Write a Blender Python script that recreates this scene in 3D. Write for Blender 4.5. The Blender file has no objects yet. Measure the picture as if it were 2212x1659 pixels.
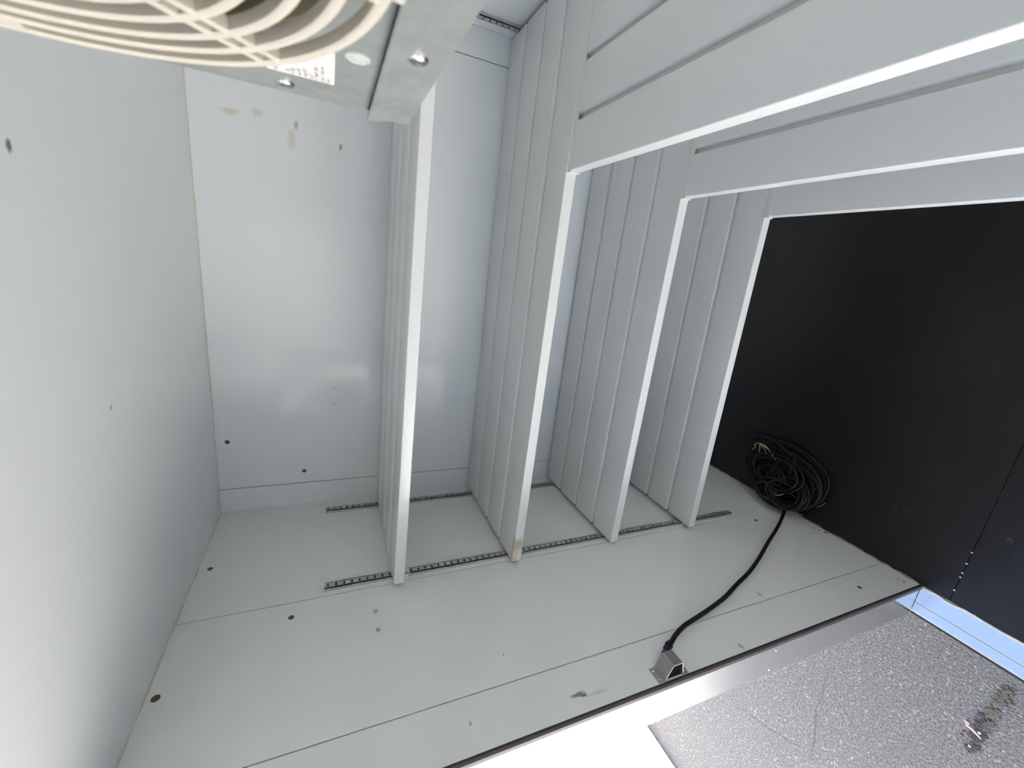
import bpy, bmesh, math, random
from mathutils import Vector, Matrix

random.seed(7)
scene = bpy.context.scene
COL = scene.collection

# ------------------------------------------------------------------ camera
# world: X to the right, Y into the trailer, Z up. The phone was held on its side,
# so the picture's left is up.
IW, IH, FPX = 2212.0, 1659.0, 895.465
CAM = Vector((0.80597525, -1.33797996, 1.69332188))
RIGHT = Vector((0.11001423, -0.38632105, -0.91577995))
UPV = Vector((0.95811722, 0.2863199, -0.00568355))
FWD = Vector((-0.2644017, 0.87679927, -0.40164011))
cd = bpy.data.cameras.new('camera')
cam = bpy.data.objects.new('camera', cd)
COL.objects.link(cam)
cd.sensor_fit = 'HORIZONTAL'
cd.sensor_width = 36.0
cd.lens = FPX / IW * 36.0
cd.clip_start = 0.005
cd.clip_end = 300
cd.dof.use_dof = True
cd.dof.focus_distance = 1.45
cd.dof.aperture_fstop = 9.0
m = Matrix((RIGHT, UPV, -FWD)).transposed().to_4x4()
m.translation = CAM
cam.matrix_world = m
scene.camera = cam

# ------------------------------------------------------------------ world and sun
SUN_EL = math.radians(47.0)
SUN_AZ = math.radians(15)
world = bpy.data.worlds.new('sky')
scene.world = world
world.use_nodes = True
wn = world.node_tree
wn.nodes.clear()
sky = wn.nodes.new('ShaderNodeTexSky')
sky.sky_type = 'NISHITA'
sky.sun_disc = False
sky.sun_elevation = SUN_EL
sky.sun_rotation = math.radians(90)
sky.air_density = 1.0
sky.dust_density = 3.0
sky.ozone_density = 1.0
bg = wn.nodes.new('ShaderNodeBackground')
bg.inputs['Strength'].default_value = 0.30
wo = wn.nodes.new('ShaderNodeOutputWorld')
wn.links.new(sky.outputs[0], bg.inputs['Color'])
wn.links.new(bg.outputs[0], wo.inputs['Surface'])

sd = bpy.data.lights.new('sun', 'SUN')
sd.energy = 20.0
sd.angle = math.radians(0.6)
sd.color = (1.0, 0.955, 0.88)
sun = bpy.data.objects.new('sun', sd)
COL.objects.link(sun)
ldir = Vector((-math.cos(SUN_EL) * math.cos(SUN_AZ), math.cos(SUN_EL) * math.sin(SUN_AZ), -math.sin(SUN_EL)))
sun.rotation_euler = ldir.to_track_quat('-Z', 'Y').to_euler()
sun.location = (6, -2, 8)

vs = scene.view_settings
vs.view_transform = 'Standard'
vs.look = 'None'
vs.gamma = 1.0
vs.use_curve_mapping = False
vs.exposure = 0.9


def at(px, py, axis, value):
    """point of the plane <axis>=<value> that the photograph shows at a pixel"""
    d = RIGHT * ((px - IW / 2) / FPX) + UPV * (-(py - IH / 2) / FPX) + FWD
    return CAM + d * ((value - CAM[axis]) / d[axis])


# ------------------------------------------------------------------ dimensions (metres)
W, H = 1.4472, 2.0          # inside width and height
XB = 0.0755                 # corner strips of the back wall
Y1, Y2, YJ = -0.4319, -0.7695, -0.873   # joints of the left wall and its end at the door
DT = 1.965                  # top of the door opening
YD0 = -1.88                 # other side of the door
YF = -1.98                  # front wall
T = 0.107                   # wall thickness
YS = -0.452                 # front edge of the back shelves
XS = 1.0268                 # front edge of the side shelves
GZ = -0.5                   # the asphalt outside

# ------------------------------------------------------------------ materials
MATS = {}


def nodes_of(name):
    mt = bpy.data.materials.new(name)
    mt.use_nodes = True
    nt = mt.node_tree
    return mt, nt, nt.nodes['Principled BSDF']


def mixc(nt, fac, a, b):
    n = nt.nodes.new('ShaderNodeMix')
    n.data_type = 'RGBA'
    for sock, v in ((n.inputs[0], fac), (n.inputs[6], a), (n.inputs[7], b)):
        if isinstance(v, bpy.types.NodeSocket):
            nt.links.new(v, sock)
        elif isinstance(v, (int, float)):
            sock.default_value = v
        else:
            sock.default_value = (*v, 1)
    return n.outputs[2]


def mth(nt, op, a, b=None, clamp=False):
    n = nt.nodes.new('ShaderNodeMath')
    n.operation = op
    n.use_clamp = clamp
    for i, v in enumerate((a, b)):
        if v is None:
            continue
        if isinstance(v, bpy.types.NodeSocket):
            nt.links.new(v, n.inputs[i])
        else:
            n.inputs[i].default_value = v
    return n.outputs[0]


def coords(nt):
    return nt.nodes.new('ShaderNodeTexCoord').outputs['Object']


def noise(nt, co, scale, detail=3, rough=0.55, dist=0.0):
    n = nt.nodes.new('ShaderNodeTexNoise')
    n.inputs['Scale'].default_value = scale
    n.inputs['Detail'].default_value = detail
    n.inputs['Roughness'].default_value = rough
    n.inputs['Distortion'].default_value = dist
    nt.links.new(co, n.inputs['Vector'])
    return n.outputs['Fac']


def ramp(nt, f, p0, p1):
    n = nt.nodes.new('ShaderNodeMapRange')
    n.inputs[1].default_value = p0
    n.inputs[2].default_value = p1
    nt.links.new(f, n.inputs[0])
    return n.outputs[0]


def bump(nt, h, strength, dist, bsdf):
    n = nt.nodes.new('ShaderNodeBump')
    n.inputs['Strength'].default_value = strength
    n.inputs['Distance'].default_value = dist
    nt.links.new(h, n.inputs['Height'])
    nt.links.new(n.outputs[0], bsdf.inputs['Normal'])


def spot(nt, co, base, centre, radii, col, strength, rough=0.7):
    """an irregular stain of its own shape"""
    mp = nt.nodes.new('ShaderNodeMapping')
    mp.inputs['Location'].default_value = [-c / r for c, r in zip(centre, radii)]
    mp.inputs['Scale'].default_value = [1 / r for r in radii]
    nt.links.new(co, mp.inputs['Vector'])
    ln = nt.nodes.new('ShaderNodeVectorMath')
    ln.operation = 'LENGTH'
    nt.links.new(mp.outputs[0], ln.inputs[0])
    ns = noise(nt, mp.outputs[0], 1.7, 5, 0.7)
    d = mth(nt, 'ADD', ln.outputs['Value'], mth(nt, 'MULTIPLY', mth(nt, 'SUBTRACT', ns, 0.5), rough * 2))
    f = ramp(nt, d, 1.0, 0.45)
    f = mth(nt, 'MULTIPLY', f, strength, True)
    return mixc(nt, f, base, col)


def painted(name, col, rough=0.24, spots=(), mottling=0.01, scale=3.0, orange=0.06):
    mt, nt, b = nodes_of(name)
    co = coords(nt)
    n = noise(nt, co, scale, 4)
    dark = tuple(c * (1 - mottling * 2) for c in col)
    lite = tuple(min(1, c * (1 + mottling)) for c in col)
    out = mixc(nt, n, dark, lite)
    fine = ramp(nt, noise(nt, co, 55, 3, 0.6), 0.73, 0.80)
    out = mixc(nt, mth(nt, 'MULTIPLY', fine, 0.10), out, (0.35, 0.34, 0.30))
    for s in spots:
        out = spot(nt, co, out, *s)
    nt.links.new(out, b.inputs['Base Color'])
    b.inputs['Roughness'].default_value = rough
    r = ramp(nt, noise(nt, co, 9, 3), 0.3, 0.7)
    nt.links.new(mth(nt, 'ADD', mth(nt, 'MULTIPLY', r, 0.05), rough), b.inputs['Roughness'])
    b.inputs['Specular IOR Level'].default_value = 0.75
    if orange:
        bump(nt, noise(nt, co, 14, 2), orange, 0.0015, b)
    MATS[name] = mt
    return mt


def metal(name, col, rough, scale=18, mott=0.25, stretch=(1, 1, 1), rmott=0.12, metallic=1.0):
    mt, nt, b = nodes_of(name)
    co = coords(nt)
    mp = nt.nodes.new('ShaderNodeMapping')
    mp.inputs['Scale'].default_value = stretch
    nt.links.new(co, mp.inputs['Vector'])
    n = noise(nt, mp.outputs[0], scale, 5, 0.65)
    f = ramp(nt, n, 0.35, 0.7)
    out = mixc(nt, f, col, tuple(c * (1 - mott) for c in col))
    nt.links.new(out, b.inputs['Base Color'])
    b.inputs['Metallic'].default_value = metallic
    nt.links.new(mth(nt, 'ADD', mth(nt, 'MULTIPLY', f, rmott), rough), b.inputs['Roughness'])
    MATS[name] = mt
    return mt


def plain(name, col, rough=0.5, metallic=0.0, spec=0.5, var=0.06, scale=40):
    mt, nt, b = nodes_of(name)
    co = coords(nt)
    n = noise(nt, co, scale, 3)
    out = mixc(nt, n, tuple(c * (1 - var) for c in col), tuple(min(1, c * (1 + var)) for c in col))
    nt.links.new(out, b.inputs['Base Color'])
    b.inputs['Roughness'].default_value = rough
    b.inputs['Metallic'].default_value = metallic
    b.inputs['Specular IOR Level'].default_value = spec
    MATS[name] = mt
    return mt


WHITE = (0.865, 0.90, 0.925)
RUST = (0.42, 0.30, 0.13)
GREY = (0.22, 0.22, 0.22)


def wall_spot(px, py, axis, value, r, col, s, rough=0.7):
    c = at(px, py, axis, value)
    return (tuple(c), r, col, s, rough)


painted('back_paint', WHITE, 0.08, [
    wall_spot(630, 300, 1, 0, (0.030, 0.05, 0.012), (0.68, 0.62, 0.48), 0.5, 0.5),
    wall_spot(640, 270, 1, 0, (0.012, 0.05, 0.006), RUST, 0.6, 1.0),
    wall_spot(736, 318, 1, 0, (0.010, 0.05, 0.005), RUST, 0.8, 0.8),
    wall_spot(497, 240, 1, 0, (0.010, 0.05, 0.022), (0.68, 0.62, 0.45), 0.7, 0.9),
    wall_spot(556, 243, 1, 0, (0.012, 0.05, 0.014), (0.70, 0.64, 0.50), 0.6, 0.9)])
painted('left_paint', (0.89, 0.90, 0.885), 0.10, [
    wall_spot(1250, 1500, 0, 0, (0.05, 0.006, 0.020), (0.10, 0.10, 0.10), 0.8, 0.9),
    wall_spot(1262, 1502, 0, 0, (0.05, 0.003, 0.009), (0.06, 0.04, 0.07), 0.9, 0.6),
    wall_spot(1290, 1496, 0, 0, (0.05, 0.004, 0.030), (0.55, 0.55, 0.54), 0.5, 0.9),
    wall_spot(965, 1242, 0, 0, (0.05, 0.016, 0.022), (0.62, 0.61, 0.58), 0.2, 0.9),
    wall_spot(1016, 1563, 0, 0, (0.05, 0.005, 0.003), GREY, 0.7, 0.8),
    wall_spot(1088, 1415, 0, 0, (0.05, 0.006, 0.002), GREY, 0.6, 0.8),
    wall_spot(1640, 1283, 0, 0, (0.05, 0.012, 0.006), GREY, 0.5, 1.0),
    wall_spot(1600, 1395, 0, 0, (0.05, 0.010, 0.008), GREY, 0.5, 1.0)])
painted('ceiling_paint', (0.865, 0.90, 0.91), 0.22, [
    wall_spot(19, 314, 2, H, (0.009, 0.006, 0.05), (0.08, 0.08, 0.10), 0.9, 0.7),
    wall_spot(240, 880, 2, H, (0.006, 0.004, 0.05), (0.3, 0.3, 0.3), 0.7, 0.7)])
painted('right_paint', WHITE, 0.22)
painted('shelf_paint', (0.80, 0.81, 0.80), 0.22, mottling=0.02, orange=0.08)
painted('strip_paint', (0.80, 0.76, 0.72), 0.3, orange=0)
painted('outer_paint', (0.86, 0.86, 0.85), 0.35)
painted('white_wall', (0.93, 0.92, 0.90), 0.7, [
    wall_spot(1183, 1597, 0, -2.4, (0.05, 0.012, 0.008), (0.3, 0.2, 0.15), 0.9, 0.8),
    wall_spot(1174, 1647, 0, -2.4, (0.05, 0.010, 0.010), (0.3, 0.2, 0.15), 0.9, 0.8)])
plain('sealant', (0.68, 0.62, 0.49), 0.6, var=0.2, scale=30)
plain('joint_filler', (0.33, 0.28, 0.22), 0.8, var=0.3, scale=14)
plain('plug_brown', (0.13, 0.075, 0.035), 0.6, var=0.3, scale=300)
plain('dark_hole', (0.02, 0.018, 0.016), 0.8)  # near-black: the shade inside holes and slots put into the colour
plain('gasket', (0.035, 0.028, 0.029), 0.5, var=0.25, scale=12)
metal('aluminium', (0.78, 0.78, 0.79), 0.20, 9, 0.08, (1, 1, 0.3), rmott=0.05)
metal('sill_aluminium', (0.86, 0.87, 0.88), 0.20, 10, 0.06, (1, 0.4, 1), rmott=0.05)
metal('rail_steel', (0.56, 0.55, 0.53), 0.45, 60, 0.2, metallic=0.55)
metal('stainless', (0.50, 0.48, 0.45), 0.36, 20, 0.15, (1, 0.1, 1))
metal('galvanised', (0.43, 0.455, 0.44), 0.36, 26, 0.22, rmott=0.2, metallic=0.5)
metal('screw_steel', (0.75, 0.72, 0.70), 0.16, 60, 0.2)
plain('guard_plastic', (0.64, 0.59, 0.51), 0.45, var=0.03)
plain('clear_plastic', (0.55, 0.58, 0.57), 0.2, var=0.05)
plain('fan_metal', (0.11, 0.10, 0.088), 0.45, metallic=0.3, var=0.15)
plain('duct_paint', (0.24, 0.205, 0.13), 0.5, var=0.08)
plain('fan_dark', (0.05, 0.045, 0.04), 0.6)
plain('paper', (0.86, 0.83, 0.80), 0.6, var=0.02)
plain('ink', (0.16, 0.14, 0.14), 0.7)
plain('mark_ink', (0.10, 0.11, 0.10), 0.7)
plain('cable_black', (0.013, 0.010, 0.012), 0.5, spec=0.35, var=0.1)
plain('fill_black', (0.008, 0.006, 0.008), 0.9, spec=0.03)  # matte near-black for the block inside the bracket
plain('wire_yellow', (0.55, 0.47, 0.20), 0.5)
plain('wire_white', (0.62, 0.61, 0.56), 0.5)
plain('wire_green', (0.16, 0.45, 0.10), 0.5)
plain('wire_blue', (0.05, 0.09, 0.45), 0.5)
plain('wire_brown', (0.30, 0.15, 0.07), 0.5)
plain('stick_white', (0.88, 0.87, 0.84), 0.5)
plain('chip_orange', (0.62, 0.34, 0.24), 0.7)
plain('pebble_grey', (0.55, 0.57, 0.53), 0.8)
plain('dirt', (0.045, 0.036, 0.038), 0.9, var=0.4, scale=120)
plain('dirt_brown', (0.085, 0.075, 0.06), 0.9, var=0.3, scale=120)

# slat with a rusty end and a long crack (front slat of the second shelf)
mt, nt, b = nodes_of('shelf_paint_worn')
co = coords(nt)
out = mixc(nt, noise(nt, co, 3, 4), (0.74, 0.75, 0.735), (0.79, 0.80, 0.785))
out = spot(nt, co, out, (0.055, -0.048, -0.008), (0.028, 0.016, 0.022), (0.45, 0.33, 0.22), 0.75, 1.3)
out = spot(nt, co, out, (0.010, -0.046, 0.000), (0.05, 0.012, 0.02), (0.62, 0.57, 0.47), 0.7, 0.8)
out = spot(nt, co, out, (0.27, -0.0335, 0.013), (0.115, 0.0013, 0.02), (0.16, 0.10, 0.03), 0.95, 0.35)
out = spot(nt, co, out, (0.80, 0.046, 0.013), (0.55, 0.0016, 0.02), (0.20, 0.19, 0.17), 0.75, 1.0)
nt.links.new(out, b.inputs['Base Color'])
b.inputs['Roughness'].default_value = 0.28
MATS['shelf_paint_worn'] = mt

# phenolic plywood floor: dark film with dust specks
mt, nt, b = nodes_of('floor_film')
co = coords(nt)
base = mixc(nt, noise(nt, co, 5, 4), (0.0075, 0.0065, 0.0065), (0.013, 0.011, 0.011))
v = nt.nodes.new('ShaderNodeTexVoronoi')
v.inputs['Scale'].default_value = 26
v.inputs['Randomness'].default_value = 1
nt.links.new(co, v.inputs['Vector'])
sp = ramp(nt, v.outputs['Distance'], 0.09, 0.03)
sp = mth(nt, 'MULTIPLY', sp, ramp(nt, noise(nt, co, 7, 2), 0.5, 0.66), True)
base = mixc(nt, mth(nt, 'MULTIPLY', sp, 0.4), base, (0.25, 0.25, 0.26))
dust = ramp(nt, noise(nt, co, 3.2, 6, 0.7), 0.56, 0.8)
base = mixc(nt, mth(nt, 'MULTIPLY', dust, 0.05), base, (0.16, 0.15, 0.14))
nt.links.new(base, b.inputs['Base Color'])
b.inputs['Specular IOR Level'].default_value = 0.42
nt.links.new(mth(nt, 'ADD', mth(nt, 'MULTIPLY', noise(nt, co, 8, 3), 0.10), 0.26), b.inputs['Roughness'])
bump(nt, noise(nt, co, 220, 2), 0.05, 0.001, b)
MATS['floor_film'] = mt

# asphalt
mt, nt, b = nodes_of('asphalt')
co = coords(nt)
big = noise(nt, co, 1.6, 4)
base = mixc(nt, big, (0.165, 0.166, 0.178), (0.215, 0.216, 0.23))
agg = nt.nodes.new('ShaderNodeTexVoronoi')
agg.inputs['Scale'].default_value = 150
nt.links.new(co, agg.inputs['Vector'])
g = ramp(nt, noise(nt, co, 120, 5, 0.8), 0.36, 0.62)
base = mixc(nt, g, (0.035, 0.035, 0.04), base)
lit = ramp(nt, agg.outputs['Color'], 0.80, 1.05)  # scattered paler stones in the aggregate
base = mixc(nt, mth(nt, 'MULTIPLY', lit, 0.7), base, (0.55, 0.55, 0.53))


def crack(nt, co, base, p0, p1, width=0.006, wob=0.05):
    d = Vector(p1) - Vector(p0)
    L = d.length
    ang = math.atan2(d.y, d.x)
    mp = nt.nodes.new('ShaderNodeMapping')
    mp.vector_type = 'TEXTURE'
    mp.inputs['Location'].default_value = (p0[0], p0[1], 0)
    mp.inputs['Rotation'].default_value = (0, 0, ang)
    nt.links.new(co, mp.inputs['Vector'])
    sx = nt.nodes.new('ShaderNodeSeparateXYZ')
    nt.links.new(mp.outputs[0], sx.inputs[0])
    w = mth(nt, 'MULTIPLY', mth(nt, 'SUBTRACT', noise(nt, co, 6, 4, 0.6), 0.5), wob * 2)
    a = mth(nt, 'ABSOLUTE', mth(nt, 'ADD', sx.outputs['Y'], w))
    f = ramp(nt, a, width, 0)
    f = mth(nt, 'MULTIPLY', f, ramp(nt, sx.outputs['X'], 0, 0.1))
    f = mth(nt, 'MULTIPLY', f, ramp(nt, sx.outputs['X'], L, L - 0.1))
    return mixc(nt, mth(nt, 'MULTIPLY', f, 0.7, True), base, (0.03, 0.03, 0.035))


for a, c in (((1790, 1450), (1745, 1659)), ((1640, 1560), (1700, 1659)), ((1800, 1500), (1860, 1600)), ((1570, 1510), (1745, 1625))):
    p, q = at(*a, 2, GZ), at(*c, 2, GZ)
    base = crack(nt, co, base, (p.x, p.y), (q.x, q.y))
nt.links.new(base, b.inputs['Base Color'])
b.inputs['Roughness'].default_value = 0.72
bump(nt, mth(nt, 'ADD', noise(nt, co, 120, 5, 0.8), mth(nt, 'MULTIPLY', agg.outputs['Distance'], -1.0)), 0.9, 0.008, b)
MATS['asphalt'] = mt


# ------------------------------------------------------------------ mesh helpers
def new_bm():
    return bmesh.new()


def add_box(bm, lo, hi):
    vs_ = [bm.verts.new((x, y, z)) for x in (lo[0], hi[0]) for y in (lo[1], hi[1]) for z in (lo[2], hi[2])]
    for f in ((0, 1, 3, 2), (4, 6, 7, 5), (0, 4, 5, 1), (2, 3, 7, 6), (0, 2, 6, 4), (1, 5, 7, 3)):
        bm.faces.new([vs_[i] for i in f])


def basis(axis):
    axis = axis.normalized()
    h = Vector((0, 0, 1)) if abs(axis.z) < 0.9 else Vector((1, 0, 0))
    u = axis.cross(h).normalized()
    return u, axis.cross(u).normalized()


def add_lathe(bm, origin, axis, prof, n=24):
    """prof: list of (radius, distance along the axis)"""
    origin = Vector(origin)
    axis = Vector(axis).normalized()
    u, v = basis(axis)
    rings = []
    for r, h in prof:
        c = origin + axis * h
        if r < 1e-6:
            rings.append([bm.verts.new(c)])
        else:
            rings.append([bm.verts.new(c + (u * math.cos(2 * math.pi * i / n) + v * math.sin(2 * math.pi * i / n)) * r) for i in range(n)])
    for a, c in zip(rings, rings[1:]):
        for i in range(n):
            j = (i + 1) % n
            if len(a) == 1 and len(c) == 1:
                continue
            if len(a) == 1:
                bm.faces.new((a[0], c[i], c[j]))
            elif len(c) == 1:
                bm.faces.new((a[i], c[0], a[j]))
            else:
                bm.faces.new((a[i], c[i], c[j], a[j]))


def add_tube(bm, pts, rad, n=8, closed=False, caps=True):
    pts = [Vector(p) for p in pts]
    N = len(pts)
    rads = rad if isinstance(rad, (list, tuple)) else [rad] * N
    rings = []
    u = None
    for i, p in enumerate(pts):
        a = pts[i - 1] if (i or closed) else p
        c = pts[(i + 1) % N] if (i < N - 1 or closed) else p
        t = (c - a).normalized()
        if u is None:
            u = basis(t)[0]
        u = (u - t * u.dot(t)).normalized()
        w = t.cross(u)
        rings.append([bm.verts.new(p + (u * math.cos(2 * math.pi * k / n) + w * math.sin(2 * math.pi * k / n)) * rads[i]) for k in range(n)])
    for i in range(N if closed else N - 1):
        a, c = rings[i], rings[(i + 1) % N]
        for k in range(n):
            l = (k + 1) % n
            bm.faces.new((a[k], a[l], c[l], c[k]))
    if caps and not closed:
        bm.faces.new(rings[0][::-1])
        bm.faces.new(rings[-1])


def add_prism(bm, poly, axis, lo, hi):
    """poly: 2-D points in the two other axes (in xyz order), extruded along an axis"""
    def p3(q, h):
        c = list(q)
        c.insert(axis, h)
        return c
    a = [bm.verts.new(p3(q, lo)) for q in poly]
    c = [bm.verts.new(p3(q, hi)) for q in poly]
    n = len(poly)
    bm.faces.new(a[::-1])
    bm.faces.new(c)
    for i in range(n):
        j = (i + 1) % n
        bm.faces.new((a[i], a[j], c[j], c[i]))


def smooth_path(pts, sub=6, closed=False):
    pts = [Vector(p) for p in pts]
    N = len(pts)
    out = []
    for i in range(N if closed else N - 1):
        if closed:
            p0, p1, p2, p3 = (pts[(i + k - 1) % N] for k in range(4))
        else:
            p0, p1, p2, p3 = pts[max(i - 1, 0)], pts[i], pts[i + 1], pts[min(i + 2, N - 1)]
        for s in range(sub):
            t = s / sub
            out.append(0.5 * ((2 * p1) + (p2 - p0) * t + (2 * p0 - 5 * p1 + 4 * p2 - p3) * t * t + (3 * p1 - p0 - 3 * p2 + p3) * t ** 3))
    if not closed:
        out.append(pts[-1])
    return out


def mesh_of(name, bm, mat, bevel=0.0, smooth=False, segs=2):
    bmesh.ops.recalc_face_normals(bm, faces=bm.faces[:])
    if bevel:
        ed = [e for e in bm.edges if len(e.link_faces) == 2 and e.calc_face_angle(0) > 0.4]
        bmesh.ops.bevel(bm, geom=ed, offset=bevel, segments=segs, profile=0.6, affect='EDGES')
    me = bpy.data.meshes.new(name)
    bm.to_mesh(me)
    bm.free()
    me.materials.append(MATS[mat] if isinstance(mat, str) else mat)
    if smooth:
        me.shade_smooth()
        if hasattr(me, 'set_sharp_from_angle'):
            me.set_sharp_from_angle(angle=math.radians(38))
    return me


def link(name, me, parent=None, loc=None):
    """world-space meshes keep their place under a parent; with loc the mesh is local"""
    o = bpy.data.objects.new(name, me)
    COL.objects.link(o)
    if parent is not None:
        o.parent = parent
        if loc is None:
            o.matrix_parent_inverse = parent.matrix_basis.inverted()
    if loc is not None:
        o.location = loc
    return o


def obj(name, bm, mat, parent=None, bevel=0.0, smooth=False, segs=2):
    return link(name, mesh_of(name, bm, mat, bevel, smooth, segs), parent)


def box(name, lo, hi, mat, parent=None, bevel=0.0):
    bm = new_bm()
    add_box(bm, lo, hi)
    return obj(name, bm, mat, parent, bevel)


def struct(o):
    o['kind'] = 'structure'
    return o


def tag(o, label, cat, group=None):
    o['label'] = label
    o['category'] = cat
    if group:
        o['group'] = group
    return o


def thing(name, label, cat, loc=(0, 0, 0), group=None, rot=(0, 0, 0)):
    o = bpy.data.objects.new(name, None)
    o.empty_display_size = 0.05
    COL.objects.link(o)
    o.location = loc
    o.rotation_euler = rot
    return tag(o, label, cat, group)


def lettering(name, text, size, origin, right, up, mat, parent, lift=0.0003):
    cu = bpy.data.curves.new(name, 'FONT')
    cu.body = text
    cu.size = size
    cu.extrude = 0.0
    tmp = bpy.data.objects.new(name + '_tmp', cu)
    COL.objects.link(tmp)
    dg = bpy.context.evaluated_depsgraph_get()
    me = bpy.data.meshes.new_from_object(tmp.evaluated_get(dg))
    bpy.data.objects.remove(tmp)
    r, u = Vector(right).normalized(), Vector(up).normalized()
    mx = Matrix((r, u, r.cross(u))).transposed().to_4x4()
    mx.translation = Vector(origin) + r.cross(u) * lift
    me.transform(mx)
    me.materials.clear()
    me.materials.append(MATS[mat])
    return link(name, me, parent)


# ------------------------------------------------------------------ the trailer body
PT = 0.004          # sheet thickness of wall linings
JG = 0.0011         # half width of a joint

# left wall: core, lintel and the part beyond the door in one body, panels on it
bm = new_bm()
add_box(bm, (-T + 0.006, YJ + 0.003, -0.12), (-PT, T, H))
add_box(bm, (-T + 0.006, YD0, DT), (-PT, YJ + 0.003, H + T))
add_box(bm, (-T + 0.006, YF - T, -0.12), (-PT, YD0, H + T))
wl = struct(obj('wall_left', bm, 'joint_filler'))
for y0, y1, z0, z1 in ((Y1 + JG, PT, 0.0, H), (Y2 + JG, Y1 - JG, 0.0, H), (YJ, Y2 - JG, 0.0, H), (YD0, YJ, DT, H), (YF, YD0, 0, H)):
    box('wall_panel', (-PT, y0, z0), (0, y1, z1), 'left_paint', wl, 0.0009)
bm = new_bm()
add_box(bm, (-T, YJ + 0.003, -0.12), (-T + 0.006, T, H + T))
add_box(bm, (-T, YD0, DT), (-T + 0.006, YJ + 0.003, H + T))
add_box(bm, (-T, YF - T, -0.12), (-T + 0.006, YD0, H + T))
obj('outer_skin', bm, 'outer_paint', wl)

# back wall
wb = struct(box('wall_back', (-PT + 0.0003, PT, -0.12), (W + T, T, H), 'joint_filler'))
for x0, x1 in ((-0.0035, XB - JG), (XB + JG, W - XB - JG), (W - XB + JG, W)):
    box('wall_panel', (x0, 0, 0), (x1, PT, H), 'back_paint', wb, 0.0009)

# right and front walls, ceiling
wr = struct(box('wall_right', (W, YF, -0.12), (W + T, 0, H), 'right_paint'))
wf = struct(box('wall_front', (-PT, YF - T, -0.12), (W + T, YF, H), 'right_paint'))
ce = struct(box('ceiling', (-PT, YF - T, H), (W + T, T, H + T), 'ceiling_paint'))

# floor boards, split by a cross seam
fl = struct(box('floor', (0, YF, -0.115), (W, 0, -0.018), 'dark_hole'))
for y0, y1 in ((-0.9405, -0.0), (YF, -0.9419)):
    box('floor_panel', (0.0, y0, -0.018), (W, y1, 0.0), 'floor_film', fl, 0.0008)
for px, py in ((2096, 1192), (2085, 1216), (2076, 1236), (2064, 1276), (2071, 1245)):
    p = at(px, py, 2, 0.0)
    bm = new_bm()
    add_lathe(bm, (p.x, -0.9412, -0.0005), (0, 0, 1), [(0.0025, 0), (0.0024, 0.0012), (0.0012, 0.0018), (0, 0.0018)], 10)
    obj('screw', bm, 'pebble_grey', fl, smooth=True)
p = at(2181, 1167, 2, 0)
bm = new_bm()
add_lathe(bm, (p.x, p.y, 0.0002), (0, 0, 1), [(0.0075, 0), (0.0068, 0.0008), (0.006, 0.0002), (0, 0.0002)], 16)
obj('drilled_hole', bm, 'dark_hole', fl, smooth=True)  # flat disc; its near-black colour stands for the shade in the hole


def bead(name, p0, p1, r, mat, parent, jit=0.25, step=0.02):
    p0, p1 = Vector(p0), Vector(p1)
    n = max(4, int((p1 - p0).length / step))
    rnd = random.Random(name + str(p0))
    pts = [p0.lerp(p1, i / n) + Vector([rnd.uniform(-1, 1) * r * jit for _ in range(3)]) for i in range(n + 1)]
    bm = new_bm()
    add_tube(bm, pts, [r * rnd.uniform(1 - jit, 1 + jit) for _ in pts], 6)
    return obj(name, bm, mat, parent, smooth=True)


bead('sealant_bead', (0.004, 0.0, H), (W, 0.0, H), 0.0022, 'sealant', ce)
bead('sealant_bead', (0.0, YJ, H), (0.0, 0.0, H), 0.0020, 'sealant', ce, 0.5)
bead('sealant_bead', (0.0, YJ + 0.01, 0.0), (0.0, -0.02, 0.0), 0.0035, 'joint_filler', fl, 0.6)


# brown plugs, rivets, pencilled marks on the linings
def disc(name, c, axis, r, mat, parent, n=16, h=0.0009):
    bm = new_bm()
    add_lathe(bm, c, axis, [(r, 0), (r, h * 0.6), (r * 0.88, h), (r * 0.7, h * 0.35), (0, h * 0.3)], n)
    return obj(name, bm, mat, parent, smooth=True)


for px, py, r in ((454, 1229, 0.0062), (629, 1334, 0.0062), (336, 1509, 0.0072), (1633, 1124, 0.0065), (1857, 1269, 0.0062), (1784, 1150, 0.006), (1604, 1046, 0.005)):
    c = at(px, py, 0, 0)
    c.x = -0.0002
    disc('hole_plug', c, (1, 0, 0), r, 'plug_brown', wl)
for px, py, r in ((491, 955, 0.0062), (657, 1017, 0.0058), (722, 839, 0.0016), (722, 874, 0.0016)):
    c = at(px, py, 1, 0)
    c.y = 0.0002
    disc('hole_plug', c, (0, -1, 0), r, 'plug_brown' if r > 0.003 else 'dark_hole', wb)
for px, py in ((811, 1321), (817, 1361)):
    c = at(px, py, 0, 0)
    bm = new_bm()
    add_lathe(bm, (-0.0003, c.y, c.z), (1, 0, 0), [(0.0046, 0), (0.0046, 0.0022), (0.0036, 0.0030), (0.0026, 0.0022), (0.0022, 0.0008), (0, 0.0008)], 18)
    obj('rivet', bm, 'rail_steel', wl, smooth=True)
for (px, py), txt in (((1762, 1143), '2'), ((1773, 1147), 'E'), ((1944, 1253), '1'), ((1956, 1259), 'E')):
    c = at(px, py, 0, 0)
    lettering('painted_mark', txt, 0.021, (0, c.y, c.z - 0.008), (0, 1, 0), (0, 0, 1), 'mark_ink', wl)

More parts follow.
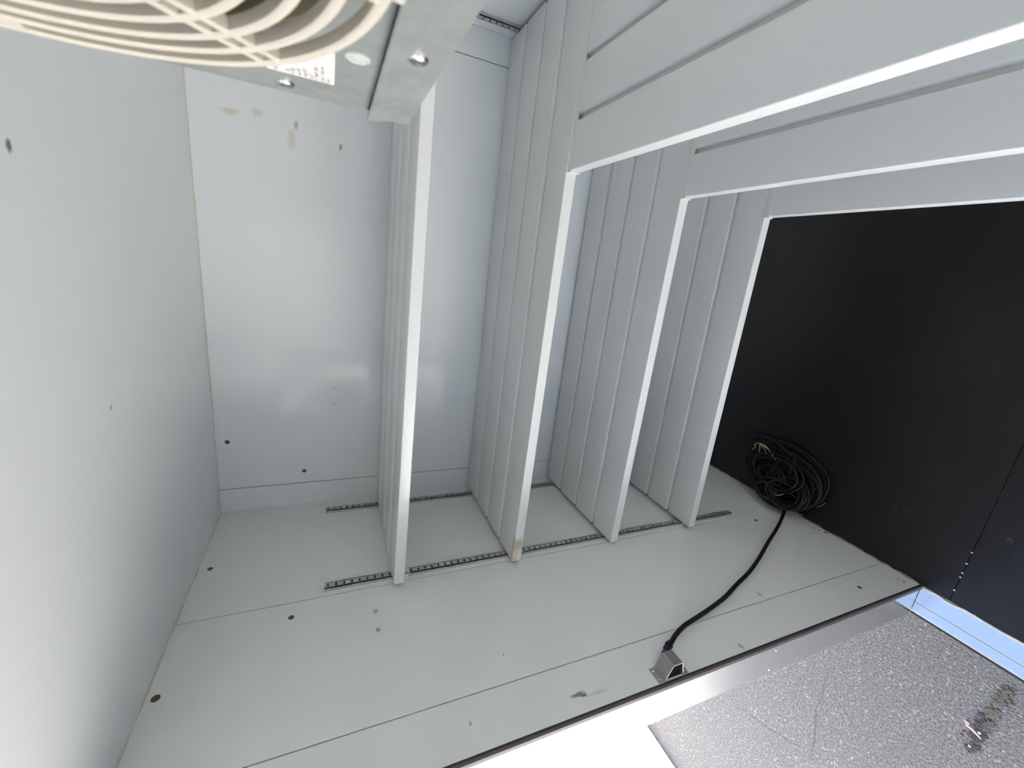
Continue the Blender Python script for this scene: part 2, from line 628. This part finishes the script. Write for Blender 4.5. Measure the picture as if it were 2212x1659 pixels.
# door frame: dark gasket, aluminium reveal
tr = struct(box('trim_1', (-T - 0.002, YJ - 0.0022, 0.0), (-0.0165, YJ + 0.0005, DT), 'aluminium', None, 0.0006))
bm = new_bm()
add_prism(bm, [(0.0004, YJ + 0.0012), (0.0004, YJ - 0.003), (-0.004, YJ - 0.0062), (-0.0135, YJ - 0.0062), (-0.0165, YJ - 0.002), (-0.0165, YJ + 0.0012)], 2, 0.0, DT)
obj('gasket', bm, 'gasket', tr, 0.0006)
for px, py in ((1675, 1403.5), (1660, 1445)):
    c = at(px, py, 1, YJ)
    bm = new_bm()
    add_lathe(bm, (c.x, YJ - 0.002, c.z), (0, -1, 0), [(0.0032, 0), (0.0030, 0.0012), (0.0015, 0.0021), (0, 0.0022)], 12)
    obj('rivet', bm, 'aluminium', tr, smooth=True)
# lintel and other jamb of the frame, out of the picture
tr3 = struct(box('trim_3', (-T - 0.002, YD0 - 0.0005, 0.0), (0.0004, YD0 + 0.0022, DT), 'aluminium', None, 0.0006))

# sill: two folded aluminium strips with a groove, screws and a ragged sealant bead
sl = struct(box('trim_2', (-T + 0.001, YD0 + 0.003, -0.12), (-0.0005, YJ - 0.003, -0.006), 'dark_hole'))
box('sill_plate', (-0.0605, YD0 + 0.003, -0.006), (-0.001, YJ - 0.0025, -0.0026), 'sill_aluminium', sl, 0.0006)
box('sill_plate', (-0.0925, YD0 + 0.003, -0.006), (-0.0622, YJ - 0.0025, -0.0026), 'sill_aluminium', sl, 0.0006)
box('sill_face', (-0.0960, YD0 + 0.003, -0.06), (-0.0928, YJ - 0.0025, -0.0022), 'sill_aluminium', sl, 0.0006)
for y in (-0.9186, -1.20, -1.48, -1.70):
    bm = new_bm()
    add_lathe(bm, (-0.0690, y, -0.0027), (0, 0, 1), [(0.003, 0), (0.0026, 0.0011), (0.0014, 0.0016), (0, 0.0016)], 12)
    obj('screw', bm, 'screw_steel', sl, smooth=True)
rnd = random.Random(3)
pts = []
for i in range(46):
    y = YJ - 0.004 - i * 0.02
    pts.append((-0.004 + rnd.uniform(-0.0035, 0.0025), y, -0.0005 + rnd.uniform(-0.001, 0.0006)))
bm = new_bm()
add_tube(bm, smooth_path(pts, 3), [0.0036 * rnd.uniform(0.5, 1.35) for _ in range(45 * 3 + 1)], 6)
obj('sealant_bead', bm, 'sealant', sl, smooth=True)

# ------------------------------------------------------------------ outside
bm = new_bm()
add_box(bm, (-30, -30, GZ - 0.2), (30, 30, GZ))
struct(obj('ground', bm, 'asphalt'))
struct(box('wall_outside', (-2.75, -7.0, GZ), (-2.40, 7.0, GZ + 1.75), 'white_wall', None, 0.01))

# litter on the asphalt
pp = [at(2020 + a * .0868, 1480 + c * .0868, 2, GZ) for a, c in ((770, 965), (880, 1040), (980, 1125), (1080, 1220), (1180, 1325))]
bm = new_bm()
pth = smooth_path([(p.x, p.y, GZ + 0.006 + 0.004 * k / 4) for k, p in enumerate(pp)], 4)
add_tube(bm, pth, [0.0012 + 0.0016 * math.sin(math.pi * (i + 1) / (len(pth) + 1)) for i in range(len(pth))], 8)
tag(obj('white_stick', bm, 'stick_white', smooth=True), 'thin curved white stick lying on the asphalt outside the door', 'stick')


def lump(name, c, r, mat, seed, squash=0.6, parent=None):
    rnd = random.Random(seed)
    bm = new_bm()
    bmesh.ops.create_icosphere(bm, subdivisions=2, radius=1)
    for v_ in bm.verts:
        v_.co *= rnd.uniform(0.78, 1.12)
        v_.co = Vector((v_.co.x * r[0], v_.co.y * r[1], v_.co.z * r[2])) + Vector(c)
    return obj(name, bm, mat, parent, smooth=True)


p = at(2020 + 800 * .0868, 1480 + 925 * .0868, 2, GZ)
tag(lump('orange_chip', (p.x, p.y, GZ + 0.003), (0.007, 0.009, 0.004), 'chip_orange', 1), 'small orange chip at the upper end of the white stick', 'chip')
p = at(2020 + 1112 * .0868, 1480 + 1180 * .0868, 2, GZ)
tag(lump('pebble', (p.x, p.y, GZ + 0.004), (0.005, 0.0055, 0.005), 'pebble_grey', 2), 'pale round pebble beside the lower end of the white stick', 'pebble')
p = at(2020 + 870 * .0868, 1480 + 1510 * .0868, 2, GZ)
tag(lump('pebble', (p.x, p.y, GZ + 0.003), (0.004, 0.0045, 0.004), 'pebble_grey', 5), 'smaller grey pebble farther from the door below the white stick', 'pebble')
for nm, mat, label, spots in (
    ('dark_litter', 'dirt', 'dark crumbs of dirt scattered around the white stick', ((1050, 1280, 260, 150), (1150, 1000, 160, 160), (900, 1560, 150, 90), (1150, 760, 80, 60))),
    ('brown_litter', 'dirt_brown', 'brown crumbs of dirt along the asphalt near the sill', ((1400, 700, 150, 120), (1620, 400, 170, 130), (1760, 180, 170, 130), (1350, 1000, 120, 100)))):
    rnd = random.Random(nm)
    bm = new_bm()
    for cx, cy, sx, sy in spots:
        for _ in range(70):
            p = at(2020 + (cx + rnd.gauss(0, 0.5) * sx) * .0868, 1480 + (cy + rnd.gauss(0, 0.5) * sy) * .0868, 2, GZ)
            r = rnd.uniform(0.0015, 0.0055)
            mx = Matrix.Translation((p.x, p.y, GZ + r * 0.3)) @ Matrix.Rotation(rnd.uniform(0, 6), 4, 'Z') @ Matrix.Diagonal((r * 1.5, r, r * 0.6, 1))
            bmesh.ops.create_icosphere(bm, subdivisions=1, radius=1, matrix=mx)
    o = obj(nm, bm, mat)
    o['kind'] = 'stuff'
    tag(o, label, 'dirt')

# ------------------------------------------------------------------ shelf rails
RAIL_T, RAIL_B, RW, RD = 1.7085, 0.2951, 0.0185, 0.010


def rail(xw, side, y, label, dark=False):
    """a slotted steel channel on a wall at x = xw, facing side (+1 / -1)"""
    t = thing('shelf_rail', label, 'rail', (xw, y, RAIL_B), 'slotted shelf rails')
    bm = new_bm()

    def X(d):
        return xw + side * d
    # slotted face: a strip of quads with openings, given thickness
    pitch, sh, sw = 0.0184, 0.0046, 0.0095
    zs = [RAIL_B]
    n = int((RAIL_T - RAIL_B - 0.012) / pitch)
    cuts = [RAIL_T - 0.0075 - k * pitch for k in range(n)][::-1]
    ys = (y - RW / 2, y - sw / 2, y + sw / 2, y + RW / 2)

    def quad(y0, y1, z0, z1, x):
        bm.faces.new([bm.verts.new((x, a, c)) for a, c in ((y0, z0), (y1, z0), (y1, z1), (y0, z1))])

    def block(y0, y1, z0, z1):
        add_box(bm, (min(X(RD - 0.0022), X(RD)), y0, z0), (max(X(RD - 0.0022), X(RD)), y1, z1))
    block(ys[0], ys[1], RAIL_B, RAIL_T)
    block(ys[2], ys[3], RAIL_B, RAIL_T)
    z = RAIL_B
    for c in cuts:
        block(ys[1], ys[2], z, c - sh / 2)
        z = c + sh / 2
    block(ys[1], ys[2], z, RAIL_T)
    for a, c in ((ys[0], ys[0] + 0.002), (ys[3] - 0.002, ys[3])):
        add_box(bm, (min(X(0.0), X(RD)), a, RAIL_B), (max(X(0.0), X(RD)), c, RAIL_T))
    obj('channel', bm, 'rail_steel', t)
    box('slot_shade', (min(X(0.0002), X(0.0025)), ys[0] + 0.002, RAIL_B + 0.001), (max(X(0.0002), X(0.0025)), ys[3] - 0.002, RAIL_T - 0.001), 'dark_hole', t)  # near-black sheet added behind the slots to stand for their shade
    k = 0
    z = RAIL_T - 0.0075 - pitch * 2.5
    while z > RAIL_B + 0.02:
        bm = new_bm()
        add_lathe(bm, (X(RD), y, z), (side, 0, 0), [(0.0040, -0.001), (0.0040, 0.0004), (0.0026, 0.0013), (0, 0.0014)], 12)
        obj('screw', bm, 'screw_steel', t, smooth=True)
        z -= pitch * (6 if k % 2 else 11)
        k += 1
    return t


rail(0.0, 1, -0.0658, 'slotted steel shelf rail on the side wall close to the back corner')
rail(0.0, 1, -0.4079, 'slotted steel shelf rail on the side wall at the shelf fronts')
rail(W, -1, -0.0658, 'slotted steel shelf rail on the opposite wall half hidden by the fan cooler')

# ------------------------------------------------------------------ shelves
SLW, SLT = 0.1010, 0.0262


def slat_mesh(length, gap, mat='shelf_paint', width=SLW, front=False, tongue=True, depth=0.0068):
    """a plank along +X with rounded upper edges; a recessed tongue closes the groove to the next one"""
    bm = new_bm()
    w = width / 2
    rf, rb = (0.0022 if front else 0.0064), (0.0040 if depth < 0.008 else 0.0025)

    def deg(a):
        return math.radians(a)
    poly = [(-w + 0.0015, -SLT), (-w, -SLT + 0.0015)]
    poly += [(-w + rf - rf * math.cos(deg(a)), -rf + rf * math.sin(deg(a))) for a in (0, 18, 36, 54, 72, 90)]
    poly += [(w - rb + rb * math.sin(deg(a)), -rb + rb * math.cos(deg(a))) for a in (0, 22, 45, 68, 90)]
    poly += [(w, -SLT + 0.0015), (w - 0.0015, -SLT)]
    add_prism(bm, poly, 0, 0, length)
    ends = [e for e in bm.edges if abs(e.verts[1].co.x - e.verts[0].co.x) < 1e-7]
    bmesh.ops.recalc_face_normals(bm, faces=bm.faces[:])
    bmesh.ops.bevel(bm, geom=ends, offset=0.0010, segments=1, affect='EDGES')
    if tongue:
        add_box(bm, (0.006, w - 0.001, -0.018), (length - 0.006, w + gap + 0.001, -depth))
    return mesh_of('slat', bm, mat, 0, True)


PITCH = (-0.0165 - YS - SLW) / 3.0
ycen = [YS + SLW / 2 + k * PITCH for k in range(4)]
X0, X1 = 0.0125, W - 0.012
front_mesh = slat_mesh(X1 - X0, PITCH - SLW, front=True)
inner_mesh = slat_mesh(X1 - X0, PITCH - SLW)
worn_mesh = slat_mesh(X1 - X0, PITCH - SLW, 'shelf_paint_worn', front=True)
last_mesh = slat_mesh(X1 - X0, 0, tongue=False)
names = ('uppermost back shelf of white planks, level with the fan cooler',
         'second back shelf from the top, with a rust stained front end',
         'third back shelf from the top, of four white planks',
         'lowest back shelf of white planks, nearest the dark floor')
# height of the front top edge at the two ends
ZZ = ((1.5493, 1.5335), (1.2243, 1.2125), (0.8842, 0.8795), (0.5515, 0.5730))
bm = new_bm()
# bracket: slim rail under the slat ends with a hook at its front
add_box(bm, (0.001, YS + 0.030, -SLT - 0.0065), (0.0145, -0.06, -SLT - 0.0002))
add_box(bm, (0.001, YS + 0.022, -SLT - 0.0125), (0.0205, YS + 0.030, -SLT - 0.0002))
add_box(bm, (0.0185, YS + 0.022, -SLT - 0.0165), (0.0205, YS + 0.050, -SLT - 0.0002))
br_left = mesh_of('bracket', bm, 'shelf_paint', 0.0006)
bm = new_bm()
add_box(bm, (W - 0.0145, YS + 0.030, -SLT - 0.0065), (W - 0.001, -0.06, -SLT - 0.0002))
br_right = mesh_of('bracket', bm, 'shelf_paint', 0.0006)
for k, (zl, zr) in enumerate(ZZ):
    ang = -math.atan2(zr - zl, X1 - X0)
    t = thing('wall_shelf', names[k], 'shelf', (0, 0, zl), 'shelves across the back wall', (0, ang, 0))
    for i, yc in enumerate(ycen):
        link('slat', (worn_mesh if k == 1 else front_mesh, inner_mesh, inner_mesh, last_mesh)[i], t, (X0, yc, 0))
    link('bracket', br_left, t, (0, 0, 0))
    link('bracket', br_right, t, (0, 0, 0))

# side shelves along the right wall, planks running toward the door
YE0, YE1 = YS - 0.0025, YF + 0.03
side_len = YE0 - 0.006 - YE1
xpitch, xw = 0.1083, 0.0968
side_meshes = (slat_mesh(side_len, xpitch - xw, width=xw, front=True, depth=0.0105), slat_mesh(side_len, xpitch - xw, width=xw, depth=0.0105),
               slat_mesh(side_len, xpitch - xw, width=xw, depth=0.0105), slat_mesh(side_len, 0, width=0.0905, tongue=False))
labels = ('topmost long side shelf running from the back shelves toward the door',
          'middle long side shelf running from the back shelves toward the door',
          'lowest long side shelf, just above the dark floor')
for k, zt in enumerate((1.2122, 0.8812, 0.5700)):
    t = thing('side_shelf', labels[k], 'shelf', (XS, YE0, zt), 'long shelves along the side wall')
    for i in range(4):
        s = link('slat', side_meshes[i], t, ((0.0905 if i == 3 else xw) / 2 + i * xpitch, -0.006, 0))
        s.rotation_euler = (0, 0, -math.pi / 2)
    # end profile that closes the slots
    bm = new_bm()
    add_prism(bm, [(-0.0145, 0.0012), (0.0030, 0.0012), (0.0030, -SLT), (-0.0052, -SLT), (-0.0052, 0.0001), (-0.0145, 0.0001)], 0, -0.003, W - XS - 0.008)
    link('end_profile', mesh_of('end_profile', bm, 'strip_paint', 0.0004), t, (0, 0, 0))
    for yb in (-0.35, -1.1):
        bm = new_bm()
        add_box(bm, (0.03, yb - 0.012, -SLT - 0.022), (W - XS - 0.002, yb + 0.012, -SLT - 0.0003))
        link('support_bar', mesh_of('support_bar', bm, 'rail_steel', 0.001), t, (0, 0, 0))

# ------------------------------------------------------------------ fan cooler
XP = 0.905                       # plane of the fan plate
EY0, EY1, EZ0 = -1.375, -0.9745, 1.667
FC = Vector((XP, -1.1761, 1.8227))
ev = thing('fan_cooler', 'galvanised ceiling cooler with a cream ringed fan guard and a printed label', 'cooler', (XP, EY1, 1.638))
# fan plate with a round opening
bm = new_bm()
n = 72
RO = 0.146
inner = []
outer = []
for i in range(n):
    a = 2 * math.pi * i / n
    c, s = math.cos(a), math.sin(a)
    inner.append((FC.y + RO * c, FC.z + RO * s))
    ty = ((EY1 - FC.y) if c > 0 else (EY0 - FC.y)) / c if abs(c) > 1e-6 else 1e9
    tz = ((H - 0.001 - FC.z) if s > 0 else (EZ0 - FC.z)) / s if abs(s) > 1e-6 else 1e9
    tt = min(ty, tz)
    outer.append((FC.y + tt * c, FC.z + tt * s))
for ci, cz in ((EY0, EZ0), (EY0, H - 0.001), (EY1, EZ0), (EY1, H - 0.001)):
    k = min(range(n), key=lambda i: (outer[i][0] - ci) ** 2 + (outer[i][1] - cz) ** 2)
    outer[k] = (ci, cz)
for x in (XP, XP + 0.0012):
    a = [bm.verts.new((x, *q)) for q in inner]
    c = [bm.verts.new((x, *q)) for q in outer]
    for i in range(n):
        j = (i + 1) % n
        bm.faces.new((a[i], a[j], c[j], c[i]))
bm.verts.ensure_lookup_table()
obj('fan_plate', bm, 'galvanised', ev)
bm = new_bm()
add_box(bm, (XP + 0.0012, EY1 - 0.0012, 1.645), (W - 0.03, EY1, H - 0.001))
add_box(bm, (XP + 0.0012, EY0, 1.645), (W - 0.03, EY0 + 0.0012, H - 0.001))
add_box(bm, (W - 0.031, EY0, 1.645), (W - 0.03, EY1, H - 0.001))
add_box(bm, (XP + 0.0012, EY0, H - 0.0022), (W - 0.03, EY1, H - 0.001))
obj('casing', bm, 'galvanised', ev)
# drip tray: lip standing proud of the plate
bm = new_bm()
prof = [(XP - 0.0002, 1.6665), (XP - 0.0052, 1.6672), (XP - 0.0056, 1.6655), (XP - 0.0020, 1.6530), (XP - 0.0016, 1.6375), (W - 0.03, 1.6375), (W - 0.03, 1.6445), (XP, 1.6445)]
add_prism(bm, prof, 1, EY0 - 0.008, EY1 + 0.004)
obj('drip_tray', bm, 'galvanised', ev, 0.0004)
# duct ring, coil and fan
bm = new_bm()
add_lathe(bm, FC, (1, 0, 0), [(RO + 0.001, -0.0015), (RO - 0.003, -0.002), (RO - 0.006, 0.004), (RO - 0.008, 0.06), (RO - 0.006, 0.06), (RO + 0.001, 0.002)], 72)
obj('duct_ring', bm, 'duct_paint', ev, smooth=True)
fan = bpy.data.objects.new('fan', None)
COL.objects.link(fan)
fan.parent = ev
fan.matrix_parent_inverse = ev.matrix_basis.inverted()
fan.location = (XP + 0.03, FC.y, FC.z)
bm = new_bm()
add_lathe(bm, (0, 0, 0), (1, 0, 0), [(0, -0.018), (0.030, -0.018), (0.036, -0.012), (0.036, 0.05), (0.028, 0.055), (0, 0.055)], 32)
link('hub', mesh_of('hub', bm, 'fan_metal', 0, True), fan, (0, 0, 0))
bm = new_bm()
rows = []
for i in range(7):
    r = 0.034 + (0.130 - 0.034) * i / 6
    row = []
    for j in range(6):
        a = (j / 5 - 0.5) * (0.85 + 0.25 * i / 6) + 0.25 * i / 6
        row.append(bm.verts.new((-0.012 + 0.03 * (j / 5) + 0.006 * math.sin(j / 5 * math.pi), r * math.cos(a), r * math.sin(a))))
    rows.append(row)
for a, c in zip(rows, rows[1:]):
    for j in range(5):
        bm.faces.new((a[j], a[j + 1], c[j + 1], c[j]))
ext = bmesh.ops.solidify(bm, geom=bm.faces[:], thickness=0.0012)
blade_me = mesh_of('blade', bm, 'fan_metal', 0, True)
for k in range(5):
    bl = link('blade', blade_me, fan, (0, 0, 0))
    bl.rotation_euler = (2 * math.pi * k / 5 + 0.35, 0, 0)
bm = new_bm()
y = EY0 + 0.01
while y < EY1 - 0.01:
    add_box(bm, (XP + 0.085, y, 1.655), (XP + 0.16, y + 0.0006, H - 0.008))
    y += 0.005
o = obj('cooling_fins', bm, 'fan_dark', ev)
o['kind'] = 'stuff'
# guard: flat rings joined by double spokes, clipped to the plate
guard = bpy.data.objects.new('fan_guard', None)
COL.objects.link(guard)
guard.parent = ev
guard.matrix_parent_inverse = ev.matrix_basis.inverted()
guard.location = (0.8885, FC.y, FC.z)


def ring_mesh(r, wr_=0.0042, dp=0.0072):
    bm = new_bm()
    w = wr_ / 2
    add_lathe(bm, (0, 0, 0), (1, 0, 0), [(r - 2 * w, 0.0012), (r - 1.6 * w, 0.0003), (r - w, 0.0), (r - 0.4 * w, 0.0003), (r, 0.0012), (r, dp - 0.001), (r - w, dp), (r - 2 * w, dp - 0.001), (r - 2 * w, 0.0012)], 96)
    return mesh_of('ring', bm, 'guard_plastic', 0, True)


radii = [0.1502, 0.1378, 0.1258, 0.1127, 0.0995, 0.086, 0.0725, 0.059, 0.0455]
for i, r in enumerate(radii):
    link('ring', ring_mesh(r), guard, (0, 0, 0))
bm = new_bm()
add_lathe(bm, (0, 0, 0), (1, 0, 0), [(0, 0.0), (0.034, 0.0), (0.0365, 0.002), (0.0365, 0.007), (0, 0.007)], 48)
link('guard_hub', mesh_of('guard_hub', bm, 'guard_plastic', 0, True), guard, (0, 0, 0))
bm = new_bm()
add_box(bm, (0.0006, 0.034, -0.0021), (0.0066, 0.1495, 0.0021))
sp_me = mesh_of('spoke', bm, 'guard_plastic', 0.0008)
for k in range(4):
    a = math.radians(-45 + 90 * k)
    for off in (-0.0052, 0.0052):
        s = link('spoke', sp_me, guard, (0, -math.sin(a) * off, math.cos(a) * off))
        s.rotation_euler = (a, 0, 0)
bm = new_bm()
add_box(bm, (0.0004, 0.1372, -0.010), (0.0068, 0.1498, 0.010))
tab_me = mesh_of('bridge', bm, 'guard_plastic', 0.001)
bm = new_bm()
add_box(bm, (0.003, 0.1480, -0.005), (XP - 0.8885 - 0.0003, 0.1555, 0.005))
clip_me = mesh_of('clip', bm, 'guard_plastic', 0.0012)
for k in range(4):
    s = link('bridge', tab_me, guard, (0, 0, 0))
    s.rotation_euler = (math.radians(4 + 90 * k), 0, 0)
    s = link('clip', clip_me, guard, (0, 0, 0))
    s.rotation_euler = (math.radians(-49 + 90 * k), 0, 0)
    s = link('clip', clip_me, guard, (0, 0, 0))
    s.rotation_euler = (math.radians(-84 + 90 * k), 0, 0)


# screws, cap and rating label on the cooler
def dome(name, c, r, h, mat, parent):
    bm = new_bm()
    add_lathe(bm, c, (-1, 0, 0), [(r, 0), (r * 1.0, h * 0.22), (r * 0.86, h * 0.62), (r * 0.55, h * 0.92), (r * 0.2, h), (0, h)], 24)
    return obj(name, bm, mat, parent, smooth=True)


for px, py, x in ((615, 178, XP), (902, 127, XP - 0.0016)):
    c = at(px, py, 0, x)
    dome('screw', (x + 0.0003, c.y, c.z), 0.0060, 0.0030, 'screw_steel', ev)
c = at(773, 125, 0, XP)
bm = new_bm()
add_lathe(bm, (XP + 0.0003, c.y, c.z), (-1, 0, 0), [(0.0068, 0), (0.0066, 0.0010), (0.0052, 0.0015), (0.0042, 0.0010), (0.003, 0.0012), (0, 0.0020)], 24)
obj('plastic_cap', bm, 'clear_plastic', ev, smooth=True)
st = box('rating_label', (XP - 0.0004, -1.0605, 1.6900), (XP, -1.0128, 1.7265), 'paper', ev)
lines = ('Art.', 'L', 'Cod', 'W 50/5', 'mm 3/6', 'Amp 0,53', 'kg 12', 'R 134a/P 1,85 V', 'Q.ty 1 1 Gas mm', 'Serie')
for i, tx in enumerate(lines):
    z = 1.7215 - 0.0008 - i * 0.00315
    lettering('print', tx, 0.0034, (XP - 0.0004, -1.0150, z), (0, -1, 0), (0, 0, 1), 'ink', st, 0.0002)

# ------------------------------------------------------------------ cable clamp on the left wall
br = thing('cable_bracket', 'small folded stainless bracket screwed to the wall by the door edge', 'bracket', (0, -0.854, 1.017))
bm = new_bm()
outp = [(0.0002, 1.0596), (0.0002, 1.0425), (0.0348, 1.0285), (0.0362, 1.0270), (0.0362, 1.0042), (0.0348, 1.0028), (0.0002, 0.9930), (0.0002, 0.9765)]
tk = 0.0016
inp = [(0.0018, 1.0596), (0.0018, 1.0437), (0.0360, 1.0300), (0.0380, 1.0278), (0.0380, 1.0034), (0.0358, 1.0012), (0.0018, 0.9916), (0.0018, 0.9765)]
add_prism(bm, outp + inp[::-1], 1, -0.8710, -0.8370)
obj('plate', bm, 'stainless', br, 0.0003)
for z in (1.0520, 0.9830):
    for y in (-0.8440, -0.8635):
        bm = new_bm()
        add_lathe(bm, (0.0017, y, z), (1, 0, 0), [(0.0032, 0), (0.0031, 0.0008), (0.0018, 0.0020), (0, 0.0022)], 14)
        obj('screw', bm, 'screw_steel', br, smooth=True)

# ------------------------------------------------------------------ cable down the wall
cb = thing('power_cable', 'black cable running from the steel bracket down the wall to the floor', 'cable', (0.012, -0.42, 0.0))
path = [(1697, 1088, 0.009), (1693, 1108, 0.009), (1680, 1138, 0.009), (1660, 1170, 0.010), (1640, 1205, 0.010), (1618, 1236, 0.010), (1592, 1262, 0.010), (1566, 1290, 0.010), (1532, 1316, 0.010), (1502, 1336, 0.011), (1478, 1352, 0.013), (1460, 1371, 0.016), (1450, 1388, 0.019), (1446, 1397, 0.020)]
bm = new_bm()
cpts = smooth_path([at(a, c, 0, x) for a, c, x in path], 5)
add_tube(bm, cpts, 0.0056, 10)
obj('sheath', bm, 'cable_black', cb, smooth=True)
bm = new_bm()
e0, e1 = at(1447, 1389, 0, 0.020), at(1439, 1406, 0, 0.019)
add_tube(bm, [e0.lerp(e1, t) for t in (0, .25, .5, .75, 1)], [0.0072, 0.0092, 0.0078, 0.0090, 0.0070], 8)
obj('gland', bm, 'cable_black', cb)
bm = new_bm()
add_prism(bm, [(0.0024, 1.0385), (0.0330, 1.0258), (0.0338, 1.0062), (0.0024, 0.9965)], 1, -0.8690, -0.8395)
obj('bracket_fill', bm, 'fill_black', cb, 0.001)  # black block added to fill the bracket so its inside stays dark
for (a, c), (d, e), mat in (((1436, 1402), (1432, 1416), 'wire_blue'), ((1440, 1404), (1437, 1416), 'wire_brown'), ((1434, 1406), (1430, 1414), 'wire_blue')):
    bm = new_bm()
    p, q = at(a, c, 0, 0.020), at(d, e, 0, 0.020)
    add_tube(bm, smooth_path([p, p.lerp(q, 0.5) + Vector((0.003, 0.001, 0.001)), q], 4), 0.0018, 6)
    obj('wire', bm, mat, cb, smooth=True)

# ------------------------------------------------------------------ coil of cable on the floor
cl = thing('cable_coil', 'tangled coil of black cable on the dark floor against the wall', 'cable', (0.13, -0.40, 0))
rnd = random.Random(11)
# (centre x, y, radius x, y, turns, base height, tilt towards the wall, cable radius)
for j, (cx, cy, rx, ry, n_, z0, tilt, rc) in enumerate((
        (0.142, -0.395, 0.104, 0.146, 5, 0.006, 0.02, 0.0044), (0.128, -0.385, 0.098, 0.135, 4, 0.016, 0.10, 0.0042),
        (0.165, -0.330, 0.082, 0.098, 3, 0.030, 0.08, 0.0040), (0.118, -0.455, 0.086, 0.092, 4, 0.030, 0.16, 0.0044),
        (0.088, -0.360, 0.058, 0.062, 3, 0.046, 0.18, 0.0040), (0.084, -0.452, 0.052, 0.066, 4, 0.050, 0.30, 0.0042),
        (0.140, -0.400, 0.062, 0.090, 2, 0.058, 0.10, 0.0038), (0.195, -0.275, 0.040, 0.062, 1.6, 0.022, 0.05, 0.0036),
        (0.070, -0.420, 0.040, 0.100, 2, 0.064, 0.35, 0.0040))):
    bm = new_bm()
    pts = []
    for i in range(int(n_ * 12)):
        a = 2 * math.pi * i / 12 + j * 1.3
        k = i / 12
        wob = 1 + 0.10 * math.sin(k * 2.3 + j) + rnd.uniform(-0.035, 0.035)
        x = cx + rx * wob * math.cos(a) + 0.008 * math.sin(k * 1.9 + j)
        y = cy + ry * wob * math.sin(a) + 0.012 * math.sin(k * 1.4 + 2 * j)
        z = z0 + 0.0035 * k - tilt * (x - cx) + 0.007 * math.sin(a * 2 + j)
        pts.append((max(x, 0.026), y, max(z, rc + 0.001)))
    add_tube(bm, smooth_path(pts, 4), rc, 7)
    obj('cable_turns', bm, 'cable_black', cl, smooth=True)
bm = new_bm()
add_tube(bm, smooth_path([(0.228, -0.40, 0.012), (0.236, -0.425, 0.04), (0.222, -0.445, 0.062), (0.20, -0.44, 0.05), (0.206, -0.41, 0.02)], 5), 0.006, 7)
obj('tie', bm, 'cable_black', cl, smooth=True)


def wire(ptsz, mat, r=0.0013):
    bm = new_bm()
    add_tube(bm, smooth_path([at(1560 + a * .1356, 930 + c * .1356, 2, z) for a, c, z in ptsz], 5), r, 6)
    obj('wire', bm, mat, cl, smooth=True)


wire([(850, 470, .055), (740, 300, .058), (660, 225, .062), (570, 205, .064), (515, 225, .064), (530, 265, .062), (480, 300, .060)], 'wire_yellow')
wire([(740, 300, .058), (650, 222, .061), (600, 225, .062), (600, 290, .060), (590, 340, .058)], 'wire_white')
wire([(740, 300, .060), (660, 250, .062), (610, 225, .063), (650, 270, .062), (690, 320, .060), (705, 385, .058)], 'wire_yellow')
wire([(1500, 1222, .030), (1575, 1200, .034), (1640, 1150, .040)], 'wire_green', 0.0016)
wire([(1130, 1245, .030), (1170, 1295, .028), (1230, 1335, .026), (1290, 1350, .026)], 'wire_yellow', 0.0016)
wire([(800, 985, .062), (850, 1020, .062), (920, 1030, .064), (1000, 1000, .064)], 'wire_white')
wire([(800, 990, .062), (880, 975, .064), (990, 995, .064)], 'wire_brown')
